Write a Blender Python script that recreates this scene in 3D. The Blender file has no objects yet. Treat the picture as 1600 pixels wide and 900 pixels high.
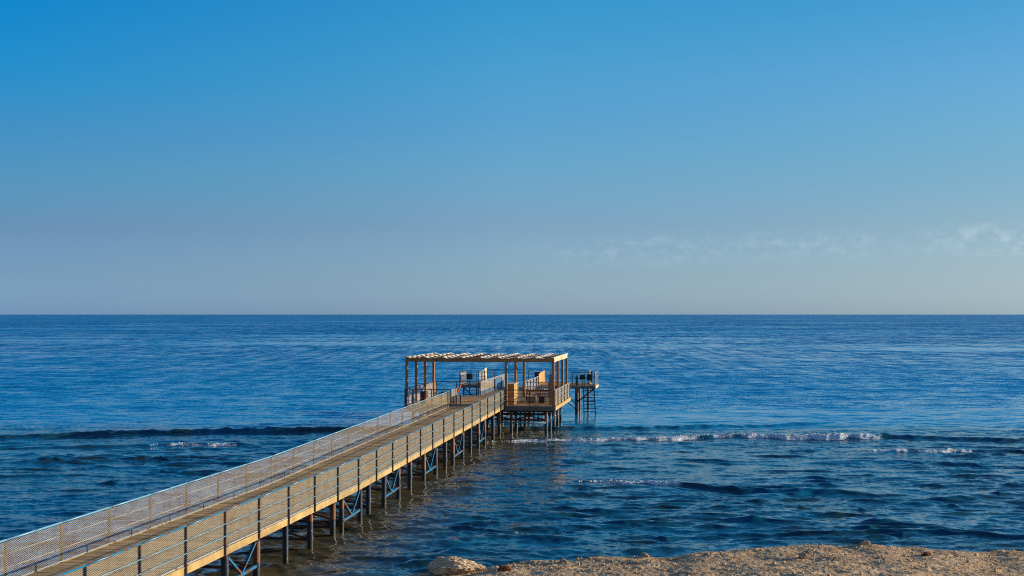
import bpy, math, random
import numpy as np
from mathutils import Vector, Matrix, noise as mn

# ------------------------------------------------------------------ camera, sky, sun, exposure
S = bpy.context.scene
CAM_Z = 8.15
cam_d = bpy.data.cameras.new('camera'); cam = bpy.data.objects.new('camera', cam_d)
S.collection.objects.link(cam); S.camera = cam
cam.location = (0, 0, CAM_Z); cam.rotation_euler = (math.radians(90), 0, 0)
cam_d.sensor_width = 36; cam_d.lens = 45.0
cam_d.shift_y = 41.5 / 1600
cam_d.clip_start = 0.5; cam_d.clip_end = 400000
S.view_settings.view_transform = 'Standard'; S.view_settings.look = 'None'
S.view_settings.gamma = 1; S.view_settings.use_curve_mapping = False
S.view_settings.exposure = 0.35
S.cycles.use_denoising = False; S.cycles.filter_width = 1.05
S.cycles.max_bounces = 6; S.cycles.transparent_max_bounces = 24
S.cycles.caustics_reflective = False; S.cycles.caustics_refractive = False

SUN_AZ = math.radians(12)      # from +X towards +Y
SUN_EL = math.radians(12.5)
W = bpy.data.worlds.new('World'); S.world = W; W.use_nodes = True
nt = W.node_tree; N = nt.nodes; L = nt.links
for n in list(N): N.remove(n)
out = N.new('ShaderNodeOutputWorld'); bg = N.new('ShaderNodeBackground')
sky = N.new('ShaderNodeTexSky'); sky.sky_type = 'NISHITA'; sky.sun_disc = False
sky.sun_elevation = math.radians(11.5); sky.sun_rotation = math.pi/2 - SUN_AZ
sky.air_density = 1.0; sky.dust_density = 0.5; sky.ozone_density = 3.0
bg.inputs['Strength'].default_value = 0.12

def M(tree, op, a, b=None, c=None, clamp=False):
    n = tree.nodes.new('ShaderNodeMath'); n.operation = op; n.use_clamp = clamp
    for i, v in enumerate((a, b, c)):
        if v is None: continue
        if isinstance(v, (int, float)): n.inputs[i].default_value = v
        else: tree.links.new(v, n.inputs[i])
    return n.outputs[0]
def mixc(tree, fac, a, b, mode='MIX'):
    n = tree.nodes.new('ShaderNodeMix'); n.data_type = 'RGBA'; n.blend_type = mode
    for k, v in ((0, fac), (6, a), (7, b)):
        if isinstance(v, (int, float)): n.inputs[k].default_value = v
        elif isinstance(v, tuple): n.inputs[k].default_value = (*v, 1)
        else: tree.links.new(v, n.inputs[k])
    return n.outputs[2]
def ramp(tree, fac, stops):
    n = tree.nodes.new('ShaderNodeValToRGB'); e = n.color_ramp.elements
    while len(e) < len(stops): e.new(0.5)
    for i, (p, c) in enumerate(stops):
        e[i].position = p
        e[i].color = (*c, 1) if isinstance(c, tuple) else (c, c, c, 1)
    tree.links.new(fac, n.inputs[0]); return n.outputs[0]

geo = N.new('ShaderNodeTexCoord'); sep = N.new('ShaderNodeSeparateXYZ'); L.new(geo.outputs['Generated'], sep.inputs[0])
dx, dy, dz = sep.outputs
# grade of the Nishita sky by elevation, at three bearings (deep azure on the side away from the sun, pale grey-blue horizon)
az = M(nt, 'ARCTAN2', dx, dy)
dzp = M(nt, 'MAXIMUM', dz, 0.0)
GL = [(0.0016,(.493,.908,2.175)),(0.03,(.42,.68,1.40)),(0.0642,(.373,.561,.995)),(0.1021,(.299,.647,.97)),(0.1397,(.212,.676,1.048)),(0.1761,(.094,.749,1.146)),(0.2241,(.035,.758,1.221)),(0.38,(.03,.62,1.12)),(0.8,(.45,.75,.95))]
GM = [(0.0017,(.598,.947,2.0)),(0.03,(.56,.79,1.38)),(0.0686,(.531,.697,1.044)),(0.1091,(.49,.789,1.054)),(0.1491,(.41,.848,1.107)),(0.1878,(.34,.92,1.166)),(0.2386,(.219,.954,1.231)),(0.40,(.06,.68,1.15)),(0.8,(.45,.75,.95))]
GR = [(0.0016,(.569,.863,1.626)),(0.03,(.56,.73,1.18)),(0.0642,(.542,.66,.901)),(0.1021,(.493,.695,.851)),(0.1397,(.476,.753,.914)),(0.1761,(.431,.804,.984)),(0.2241,(.295,.813,1.021)),(0.38,(.10,.66,1.05)),(0.8,(.45,.75,.95))]
def gr(st): return ramp(nt, dzp, [(p, tuple(x/2.5 for x in c)) for p, c in st])
azl = M(nt, 'MULTIPLY', M(nt, 'MULTIPLY', az, -1.0), 1/0.375, clamp=True); azr = M(nt, 'MULTIPLY', az, 1/0.36, clamp=True)
grade = mixc(nt, azr, mixc(nt, azl, gr(GM), gr(GL)), gr(GR))
grade = mixc(nt, M(nt, 'MULTIPLY', dy, -3.0, clamp=True), grade, (.75/2.5, .80/2.5, .92/2.5))   # the sky behind the viewer is ungraded
g25 = nt.nodes.new('ShaderNodeVectorMath'); g25.operation = 'SCALE'; g25.inputs['Scale'].default_value = 2.5; L.new(grade, g25.inputs[0])
skyc = mixc(nt, 1.0, sky.outputs[0], g25.outputs[0], 'MULTIPLY')
# low cloud puffs far over the sea, by direction (azimuth tangent, elevation)
cv = N.new('ShaderNodeCombineXYZ'); L.new(M(nt, 'MULTIPLY', az, 36), cv.inputs[0]); L.new(M(nt, 'MULTIPLY', dz, 55), cv.inputs[1]); cv.inputs[2].default_value = 3.7
cn = N.new('ShaderNodeTexNoise'); cn.inputs['Scale'].default_value = 1.6; cn.inputs['Detail'].default_value = 8; cn.inputs['Roughness'].default_value = 0.70
L.new(cv.outputs[0], cn.inputs['Vector'])
cv2 = N.new('ShaderNodeCombineXYZ'); L.new(M(nt, 'MULTIPLY', az, 9), cv2.inputs[0]); cv2.inputs[2].default_value = 1.3
cn2 = N.new('ShaderNodeTexNoise'); cn2.inputs['Scale'].default_value = 1.0; cn2.inputs['Detail'].default_value = 3; L.new(cv2.outputs[0], cn2.inputs['Vector'])
# centre of the band climbs slowly to the right
ctr = M(nt, 'ADD', M(nt, 'MULTIPLY', az, 0.022), 0.0475)
off = M(nt, 'DIVIDE', M(nt, 'SUBTRACT', dz, ctr), 0.014)
band = M(nt, 'SUBTRACT', 1.0, M(nt, 'MULTIPLY', off, off), clamp=True)
side = M(nt, 'MULTIPLY', M(nt, 'ADD', az, 0.05), 1.9, clamp=True)
cm = M(nt, 'MULTIPLY', M(nt, 'SUBTRACT', cn.outputs['Fac'], 0.45), 5.0, clamp=True)
gap = M(nt, 'MULTIPLY', M(nt, 'SUBTRACT', cn2.outputs['Fac'], 0.28), 4.0, clamp=True)
cm = M(nt, 'MULTIPLY', M(nt, 'MULTIPLY', cm, band), M(nt, 'MULTIPLY', side, gap))
skyc = mixc(nt, M(nt, 'MULTIPLY', cm, 0.44), skyc, (5.2, 5.8, 6.4))
# below the horizon there is only more deep sea
below = M(nt, 'GREATER_THAN', 0.0, dz)
skyc = mixc(nt, below, skyc, (0.10, 0.75, 1.9))
L.new(skyc, bg.inputs['Color']); L.new(bg.outputs[0], out.inputs[0])

sun_d = bpy.data.lights.new('sun', 'SUN'); sun = bpy.data.objects.new('sun', sun_d); S.collection.objects.link(sun)
sun_d.energy = 5.0; sun_d.angle = math.radians(0.5); sun_d.color = (1.0, 0.82, 0.56)
sv = Vector((math.cos(SUN_EL)*math.cos(SUN_AZ), math.cos(SUN_EL)*math.sin(SUN_AZ), math.sin(SUN_EL)))
sun.rotation_euler = sv.to_track_quat('Z', 'Y').to_euler()

random.seed(7); rng = np.random.default_rng(7)
COL = S.collection

# ------------------------------------------------------------------ pixel helper used only to lay the plan out in metres
F = 2000.0; HY = 491.5
def plan(px, py, z=0.0):
    d = F*(CAM_Z - z)/(py - HY)
    return ((px - 800)*d/F, d)

# ------------------------------------------------------------------ materials
def mat(name):
    m = bpy.data.materials.new(name); m.use_nodes = True
    t = m.node_tree; b = t.nodes['Principled BSDF']; return m, t, b
def coords(t, kind='Object', scale=(1, 1, 1)):
    c = t.nodes.new('ShaderNodeTexCoord'); mp = t.nodes.new('ShaderNodeMapping'); mp.inputs['Scale'].default_value = scale
    t.links.new(c.outputs[kind], mp.inputs[0]); return mp.outputs[0]
def noise(t, vec, scale, detail=4, rough=0.55, out='Fac'):
    n = t.nodes.new('ShaderNodeTexNoise'); n.inputs['Scale'].default_value = scale; n.inputs['Detail'].default_value = detail
    n.inputs['Roughness'].default_value = rough; t.links.new(vec, n.inputs['Vector']); return n.outputs[out]
def bump(t, b, h, strength=0.3, dist=0.01):
    n = t.nodes.new('ShaderNodeBump'); n.inputs['Strength'].default_value = strength; n.inputs['Distance'].default_value = dist
    t.links.new(h, n.inputs['Height']); t.links.new(n.outputs[0], b.inputs['Normal'])

def wood(name, c1, c2, rough=0.7, island=0.35, grain=(1.5, 14, 14), wear=0.3):
    m, t, b = mat(name)
    v = coords(t, 'Object', grain)
    n1 = noise(t, v, 2.2, 6, 0.6)
    col = mixc(t, n1, c1, c2)
    g = t.nodes.new('ShaderNodeNewGeometry')
    k = M(t, 'ADD', M(t, 'MULTIPLY', g.outputs['Random Per Island'], 2*island), 1 - island)
    hsv = t.nodes.new('ShaderNodeHueSaturation'); t.links.new(k, hsv.inputs['Value']); t.links.new(col, hsv.inputs['Color'])
    # weather stains with a shape of their own
    n2 = noise(t, coords(t, 'Object', (0.7, 0.7, 0.7)), 1.7, 5, 0.65)
    st = ramp(t, n2, [(0.42, 0.0), (0.62, 1.0)])
    col2 = mixc(t, M(t, 'MULTIPLY', st, wear), hsv.outputs[0], tuple(x*0.45 for x in c1))
    t.links.new(col2, b.inputs['Base Color']); b.inputs['Roughness'].default_value = rough
    b.inputs['Specular IOR Level'].default_value = 0.3
    bump(t, b, n1, 0.4, 0.008)
    return m
M_deck = wood('deck_wood', (0.46, 0.285, 0.12), (0.64, 0.43, 0.21), 0.75, 0.40, (3, 3, 3), 0.35)
M_fascia = wood('fascia_wood', (0.40, 0.265, 0.10), (0.62, 0.45, 0.21), 0.65, 0.14, (5, 5, .8), 0.5)
M_perg = wood('red_brown_wood', (0.30, 0.135, 0.058), (0.50, 0.255, 0.115), 0.6, 0.15, (6, 6, 1.2), 0.3)
M_pale = wood('pale_wood', (0.55, 0.42, 0.26), (0.72, 0.60, 0.42), 0.6, 0.12, (3, 3, 3), 0.2)
M_orange = wood('orange_wood', (0.50, 0.25, 0.08), (0.68, 0.38, 0.13), 0.55, 0.15, (5, 5, 1.2), 0.25)
M_bench = wood('bench_wood', (0.50, 0.18, 0.065), (0.70, 0.31, 0.13), 0.55, 0.2, (2, 2, 8), 0.2)
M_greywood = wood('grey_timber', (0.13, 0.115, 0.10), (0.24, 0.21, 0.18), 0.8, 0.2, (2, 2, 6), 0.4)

def paint(name, base, rust=(0.16, 0.055, 0.02), amount=0.25, rough=0.4, zrust=None, scale=3.0):
    m, t, b = mat(name)
    n = noise(t, coords(t, 'Object', (1, 1, 1)), scale, 6, 0.65)
    if zrust:   # rust grows on the upper, splash-dried part of a pile
        sx = t.nodes.new('ShaderNodeSeparateXYZ'); c = t.nodes.new('ShaderNodeTexCoord'); t.links.new(c.outputs['Object'], sx.inputs[0])
        oi = t.nodes.new('ShaderNodeObjectInfo')
        lev = M(t, 'ADD', M(t, 'MULTIPLY', oi.outputs['Random'], zrust[1]-zrust[0]), zrust[0])
        g = M(t, 'MULTIPLY', M(t, 'SUBTRACT', sx.outputs[2], lev), 3.0)
        n = M(t, 'ADD', n, M(t, 'MINIMUM', M(t, 'MAXIMUM', g, -0.4), 0.4))
    tide = M(t, 'MULTIPLY', M(t, 'SUBTRACT', 0.36, sx.outputs[2]), 9.0, clamp=True) if zrust else 0.0
    f = ramp(t, n, [(0.62 - amount*0.5, 0.0), (0.68 - amount*0.5, 1.0)])
    cc = mixc(t, f, base, rust)
    if zrust: cc = mixc(t, tide, cc, (0.018, 0.020, 0.010))   # weed band between the tides
    t.links.new(cc, b.inputs['Base Color'])
    b.inputs['Roughness'].default_value = rough
    bump(t, b, n, 0.25, 0.004)
    return m
M_blue = paint('blue_steel_paint', (0.02, 0.17, 0.34), amount=0.16, rough=0.35)
M_rail = paint('railing_steel', (0.16, 0.36, 0.52), amount=0.04, rough=0.38)
M_post = paint('post_steel', (0.02, 0.032, 0.05), amount=0.2, rough=0.42)
M_railgrey = paint('galvanised_rail', (0.34, 0.37, 0.40), amount=0.12, rough=0.4)
M_black = paint('dark_steel', (0.018, 0.022, 0.03), amount=0.12, rough=0.4)
M_pile = paint('pile_steel', (0.018, 0.028, 0.055), (0.21, 0.075, 0.03), 0.38, 0.45, zrust=(0.45, 2.0))
M_under = paint('under_steel', (0.014, 0.03, 0.055), amount=0.3, rough=0.5)

def simple(name, c, rough=0.6, n_amt=0.25, sc=6):
    m, t, b = mat(name)
    n = noise(t, coords(t), sc, 5, 0.6)
    t.links.new(mixc(t, n, tuple(x*(1-n_amt) for x in c), tuple(min(1, x*(1+n_amt)) for x in c)), b.inputs['Base Color'])
    b.inputs['Roughness'].default_value = rough
    return m
M_white = simple('white_paint', (0.72, 0.70, 0.66), 0.5, 0.08)
M_red = simple('red_cushion', (0.50, 0.05, 0.03), 0.7)
M_blackbox = simple('black_plastic', (0.012, 0.012, 0.014), 0.45)
M_rust = simple('rusty_barrel', (0.085, 0.022, 0.018), 0.55, 0.5)
M_redstrip = simple('red_barrel_paint', (0.35, 0.03, 0.02), 0.55, 0.4)
M_green = simple('green_paint', (0.02, 0.11, 0.06), 0.5)
M_net = simple('canvas', (0.76, 0.73, 0.67), 0.9, 0.08, 3)
M_skin = simple('blue_tarpaulin', (0.04, 0.10, 0.20), 0.6)

# expanded metal panel: diamond openings cut by a procedural pattern, in metres along the panel (uv)
def mesh_panel_mat(name='expanded_metal', th_=0.423):
    m, t, b = mat(name)
    uv = t.nodes.new('ShaderNodeUVMap'); sp = t.nodes.new('ShaderNodeSeparateXYZ'); t.links.new(uv.outputs[0], sp.inputs[0])
    u = M(t, 'DIVIDE', sp.outputs[0], 0.082); v = M(t, 'DIVIDE', sp.outputs[1], 0.052)
    def tri(x): return M(t, 'ABSOLUTE', M(t, 'SUBTRACT', M(t, 'FRACT', x), 0.5))
    a = tri(M(t, 'ADD', u, v)); c = tri(M(t, 'SUBTRACT', u, v))
    wire = M(t, 'GREATER_THAN', M(t, 'MAXIMUM', a, c), th_)
    t.links.new(wire, b.inputs['Alpha'])
    n = noise(t, coords(t), 2.0, 5, 0.6)
    t.links.new(mixc(t, ramp(t, n, [(0.45, 0.0), (0.75, 1.0)]), (0.42, 0.38, 0.30), (0.34, 0.22, 0.11)), b.inputs['Base Color'])
    b.inputs['Roughness'].default_value = 0.55; b.inputs['Metallic'].default_value = 0.0
    return m
M_mesh = mesh_panel_mat(); M_mesh2 = mesh_panel_mat('fine_expanded_metal', 0.345)

# ------------------------------------------------------------------ mesh builder
class MB:
    def __init__(s): s.v = []; s.f = []; s.uv = None; s.mi = []; s.cur = 0
    def _add(s, vs, fs):
        o = len(s.v); s.v += [tuple(p) for p in vs]; s.f += [tuple(i+o for i in f) for f in fs]; s.mi += [s.cur]*len(fs)
    def hexa(s, c):   # 8 corners: bottom 4 ccw, top 4 ccw
        s._add(c, [(3, 2, 1, 0), (4, 5, 6, 7), (0, 1, 5, 4), (1, 2, 6, 5), (2, 3, 7, 6), (3, 0, 4, 7)])
    def beam(s, p0, p1, w, h, up=(0, 0, 1)):
        p0 = Vector(p0); p1 = Vector(p1); a = (p1-p0).normalized(); up = Vector(up)
        if abs(a.dot(up)) > 0.98: up = Vector((0, 1, 0))
        r = a.cross(up).normalized(); u = r.cross(a).normalized()
        q = []
        for p in (p0, p1):
            q.append([p - r*w/2 - u*h/2, p + r*w/2 - u*h/2, p + r*w/2 + u*h/2, p - r*w/2 + u*h/2])
        (a0, b0, c0, d0), (a1, b1, c1, d1) = q
        s.hexa([a0, b0, b1, a1, d0, c0, c1, d1])
    def tube(s, p0, p1, r0, r1=None, n=12, caps=True):
        r1 = r0 if r1 is None else r1
        p0 = Vector(p0); p1 = Vector(p1); a = (p1-p0).normalized()
        up = Vector((0, 0, 1)) if abs(a.z) < 0.9 else Vector((0, 1, 0))
        x = a.cross(up).normalized(); y = a.cross(x)
        vs = []
        for p, r in ((p0, r0), (p1, r1)):
            for k in range(n):
                t = 2*math.pi*k/n; vs.append(p + x*r*math.cos(t) + y*r*math.sin(t))
        fs = [(k, (k+1) % n, n+(k+1) % n, n+k) for k in range(n)]
        if caps: fs += [tuple(range(n))[::-1], tuple(range(n, 2*n))]
        s._add(vs, fs)
    def build(s, name, m, parent=None, smooth=False, bevel=0, origin=None):
        me = bpy.data.meshes.new(name)
        o = Vector(origin) if origin is not None else Vector((0, 0, 0))
        me.from_pydata([tuple(Vector(p)-o) for p in s.v], [], s.f)
        if smooth:
            me.polygons.foreach_set('use_smooth', [True]*len(me.polygons))
        ms = m if isinstance(m, (list, tuple)) else [m]
        for k in ms: me.materials.append(k)
        me.polygons.foreach_set('material_index', s.mi)
        if s.uv:
            l = me.uv_layers.new(name='UVMap')
            for i, c in enumerate(s.uv): l.data[i].uv = c
        me.update(); me.validate()
        ob = bpy.data.objects.new(name, me); COL.objects.link(ob); ob.location = o
        if parent:
            ob.parent = parent
            ob.matrix_parent_inverse = Matrix.Identity(4)
            ploc = parent.get('_w', None)
            base = Vector(ploc) if ploc is not None else Vector((0, 0, 0))
            ob.location = o - base
            ob['_w'] = tuple(o)
        else: ob['_w'] = tuple(o)
        if bevel:
            bv = ob.modifiers.new('bevel', 'BEVEL'); bv.width = bevel; bv.segments = 1; bv.limit_method = 'ANGLE'
        return ob
def thing(name, label, cat, loc=(0, 0, 0), group=None):
    o = bpy.data.objects.new(name, None); COL.objects.link(o); o.location = loc; o['_w'] = tuple(loc)
    o.empty_display_size = 0.3
    return tag(o, label, cat, group)
def tag(o, label=None, cat=None, group=None, kind=None):
    if label: o['label'] = label
    if cat: o['category'] = cat
    if group: o['group'] = group
    if kind: o['kind'] = kind
    return o

# ================================================================== SETTING
# ---------------------------------------------------------------- water
# wave ridges: list of (polyline in picture px laid on the water plane, height m, half width m, foam list[(x0,x1,strength)])
RIDGES = [
 ([(-80,686),(0,684.5),(120,680),(248,676.5),(360,674.8),(520,672.5),(640,672),(800,671),(900,669.5),(1075,668),(1200,664),(1330,659)],
  0.62, 0.80, [], [(0,.45),(.1,.6),(.25,1),(.5,1),(.62,.6),(.75,.6),(.9,.4),(1,.05)]),
 ([(755,690),(800,689),(900,686.5),(1000,686),(1075,685),(1162,683),(1294,684),(1394,682.5),(1469,684.5),(1700,688)],
  0.46, 0.72, [(0.0,0.24,.72),(0.20,0.37,.90),(.35,.44,.62),(.41,.675,1.05)], [(0,.25),(.2,.5),(.4,.85),(.67,1.0),(.72,.8),(1,.6)]),
 ([(-60,701),(100,698),(272,694.5),(345,693.5),(470,692),(560,692)], 0.20, 0.7, [(0.46,0.70,0.62)], [(0,.6),(.5,1),(1,.4)]),
 ([(1300,704),(1350,705),(1455,706.5),(1530,706),(1700,706)], 0.24, 0.6, [(0.08,0.55,0.75)], [(0,.1),(.3,.7),(.5,1),(1,.8)]),
 ([(885,750),(926,752),(990,754),(1062,758.5),(1120,765),(1206,767.5),(1294,769),(1372,771.5),(1420,772)], 0.30, 0.44, [(0.03,0.36,0.85)], [(0,.2),(.2,.6),(.45,1),(.7,.95),(1,.05)]),
 ([(1040,716),(1075,718.5),(1136,720.5),(1190,722)], 0.17, 0.4, [], [(0,0),(.4,1),(1,0)]),
 ([(1080,808),(1119,811),(1206,813),(1270,815)], 0.20, 0.38, [], [(0,0),(.5,1),(1,0)]),
 ([(1100,832),(1145,833),(1294,833),(1400,831),(1469,831),(1600,839),(1700,842)], 0.25, 0.32, [], [(0,0),(.2,.7),(.6,1),(1,.9)]),
 ([(-50,724),(0,722),(152,720),(256,718),(330,717)], 0.20, 0.7, [], [(0,.6),(.5,1),(1,0)]),
 ([(-50,745),(60,743),(160,742),(260,741)], 0.16, 0.5, [], [(0,.6),(.5,1),(1,0)]),
 ([(860,795),(900,796),(1000,799),(1050,802)], 0.17, 0.4, [], [(0,0),(.4,1),(1,0)]),
 ([(640,815),(720,824),(800,830),(860,833)], 0.17, 0.4, [(0.35,0.8,0.3)], [(0,0),(.6,1),(1,0)]),
 ([(1350,715),(1430,722),(1500,724),(1620,730)], 0.16, 0.5, [], [(0,0),(.5,1),(1,.4)]),
 ([(1400,765),(1480,760),(1560,758),(1650,760)], 0.18, 0.5, [], [(0,0),(.5,1),(1,.6)]),
 ([(1420,790),(1500,786),(1600,790),(1700,792)], 0.16, 0.45, [], [(0,0),(.5,1),(1,.6)]),
 ([(930,704),(960,703.5),(1000,704)], 0.10, 0.5, [(0.0,1.0,0.35)], [(0,.5),(.5,1),(1,.3)]),
]
_r = np.random.default_rng(21)
for _k in range(130):      # short steep wavelets over the reef flat
    _y = 700 + 145*_r.random()**0.8; _x = (_r.uniform(640, 1650) if _k % 4 else _r.uniform(-40, 420))
    if _x < 420 and _y > 790 - _x*.2: _y = 700 + _r.random()*50
    _l = _r.uniform(35, 150); _d = _r.normal(0, 1.5)
    RIDGES.append(([(_x, _y), (_x+_l*.5, _y+_d), (_x+_l, _y+_r.normal(0, 1.5))], _r.uniform(.12, .24), _r.uniform(.16, .32), [], [(0, 0), (_r.uniform(.3, .7), 1), (1, 0)]))
def ridge_fields(X0, Y0):
    H0 = np.zeros_like(X0); F0 = np.zeros_like(X0)
    for pts, amp, hw, foam, env in RIDGES:
        P = np.array([plan(a, b) for a, b in pts]); xs, ys = P[:, 0], P[:, 1]
        sel = (X0 > xs[0]-1) & (X0 < xs[-1]+1) & (Y0 > ys.min()-5.5*hw-.5) & (Y0 < ys.max()+4*hw+.5)
        if not sel.any(): continue
        X = X0[sel]; Y = Y0[sel]
        wig = 0.25*np.sin(X*0.9+1.3) + 0.16*np.sin(X*2.3+Y*0.3) + 0.10*np.sin(X*5.1+.7)
        t = (X - xs[0])/(xs[-1]-xs[0])
        yc = np.interp(X, xs, ys) + wig*min(1, hw) + (0.45*np.sin(X*.37+2)*np.sin(X*.13) if hw > .6 else 0)
        e = np.interp(t, [a for a, _ in env], [b for _, b in env], left=0, right=0)
        edge = np.clip(t/0.06+0.3, 0, 1)*np.clip((1-t)/0.06+0.3, 0, 1)*((t > -0.02) & (t < 1.02))
        e = e*edge*(0.82 + 0.12*np.sin(X*0.6+amp*30) + 0.08*np.sin(X*3.7+amp*50) + 0.05*np.sin(X*9.1+amp*70))
        s = (Y - yc)/hw
        # steep face towards the shore (s<0), long back
        prof = np.where(s < 0, np.exp(-(s/0.42)**2), np.exp(-(s/1.35)**2))
        h = 0.72*amp*e*prof*(0.85+0.12*np.sin(X*2.9+Y*1.7+amp*9)*np.sin(X*1.3-Y*2.2)) - 0.18*amp*e*np.exp(-((s+1.25)/0.7)**2)
        fo = np.zeros_like(X)
        for a, b, st in foam:
            m = np.clip((t-a)/0.06, 0, 1)*np.clip((b-t)/0.02, 0, 1)*(0.72+0.22*np.sin(X*1.9+amp*40)*np.sin(X*0.53+2)+0.12*np.sin(X*4.7))
            fo = np.maximum(fo, st*m*np.exp(-np.where(s < 0, (np.maximum(0, -s-0.45)/0.38)**2, (s/0.22)**2)))
            fo = np.maximum(fo, 0.30*st*m*np.exp(-((s+2.3)/1.3)**2)*(s < 0))
        H0[sel] += h; F0[sel] = np.maximum(F0[sel], fo)
    return H0, F0
def waves(X, Y):
    H = np.zeros_like(X); r = np.random.default_rng(3)
    gust = 0.75 + 0.35*np.sin(X*0.05+Y*0.09+1) * np.sin(X*0.11-Y*0.07+2)
    inner = np.clip((85-Y)/6, 0, 1)
    for i in range(46):
        lam = 0.55*(1.075**i) * (0.9+0.2*r.random())
        if lam > 14: break
        ang = math.radians(-90 + r.normal(0, 20)); k = 2*math.pi/lam
        kx, ky = k*math.cos(ang), k*math.sin(ang)
        ph = r.random()*6.28
        slope = 0.050 if lam < 3 else 0.024
        mod = 0.5+0.5*np.sin(X*k*0.11*r.uniform(.6, 1.4)+Y*k*0.07+r.random()*6)*np.sin(Y*k*0.13*r.uniform(.6, 1.4)-X*k*.05+r.random()*6)
        w = np.sin(kx*X + ky*Y + ph + 0.9*np.sin(X*k*0.23+ph))
        w = w*0.75 + 0.25*(1-2*np.abs(np.sin(0.5*(kx*X+ky*Y+ph))))
        fade = np.clip((lam*2.2)/(Y*Y/16300*1.2+1e-6) - 0.6, 0, 1)
        a = slope*lam/(2*math.pi)*((0.9 if lam < 1.2 else 0.7) + (0.0 if lam > 3 else 0.55)*inner)
        H += a*w*mod*fade*1.4
    return H*gust
def build_water():
    ncol, nrow = 1500, 900
    pxs = np.linspace(-260, 1860, ncol)
    tanx = (pxs-800)/F
    u = np.concatenate([np.linspace(470, 60, nrow), np.geomspace(59, 0.04, 90)])
    d = F*CAM_Z/u
    X = (tanx[None, :]*d[:, None]).astype(np.float64); Y = np.repeat(d[:, None], ncol, 1)
    Hr, FO = ridge_fields(X, Y)
    Hw = waves(X, Y)
    far = np.clip((260-Y)/100, 0, 1)
    Z = (Hr + Hw)*far
    # churned surface in the foam
    fn = (np.sin(X*9+Y*3)*np.sin(X*5.3-Y*7)+np.sin(X*17+2)*np.sin(Y*13+X*2))*0.5
    Z += FO*0.07*fn
    # side margins and the near and far rim, so that the sheet covers everything round the place
    R, Cn = X.shape
    co = np.stack([X, Y, Z], -1).reshape(-1, 3)
    idx = np.arange(R*Cn).reshape(R, Cn)
    q = np.stack([idx[:-1, :-1], idx[:-1, 1:], idx[1:, 1:], idx[1:, :-1]], -1).reshape(-1, 4)
    # outer skirts
    nb = len(co)
    Lx = [(-4000.0 if i else -4000.0) for i in range(2)]
    skirtL = np.stack([np.minimum(X[:, 0]-10, -X[:, 0]*0 - 60 - 1.6*Y[:, 0]), Y[:, 0], Z[:, 0]*0], -1)
    skirtR = np.stack([np.maximum(X[:, -1]+10, 60 + 1.6*Y[:, -1]), Y[:, -1], Z[:, -1]*0], -1)
    co = np.concatenate([co, skirtL, skirtR])
    li = nb + np.arange(R); ri = nb + R + np.arange(R)
    ql = np.stack([li[:-1], idx[:-1, 0], idx[1:, 0], li[1:]], -1)
    qr = np.stack([idx[:-1, -1], ri[:-1], ri[1:], idx[1:, -1]], -1)
    q = np.concatenate([q, ql, qr]).astype(np.int32)
    me = bpy.data.meshes.new('water')
    me.vertices.add(len(co)); me.vertices.foreach_set('co', co.astype(np.float32).ravel())
    me.loops.add(q.size); me.loops.foreach_set('vertex_index', q.ravel())
    me.polygons.add(len(q)); me.polygons.foreach_set('loop_start', np.arange(0, q.size, 4, dtype=np.int32))
    me.polygons.foreach_set('use_smooth', np.ones(len(q), bool))
    at = me.attributes.new('foam', 'FLOAT', 'POINT')
    fv = np.concatenate([FO.ravel(), np.zeros(2*R)]).astype(np.float32); at.data.foreach_set('value', fv)
    me.update(calc_edges=True)
    ob = bpy.data.objects.new('water', me); COL.objects.link(ob); ob['kind'] = 'structure'
    return ob
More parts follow.
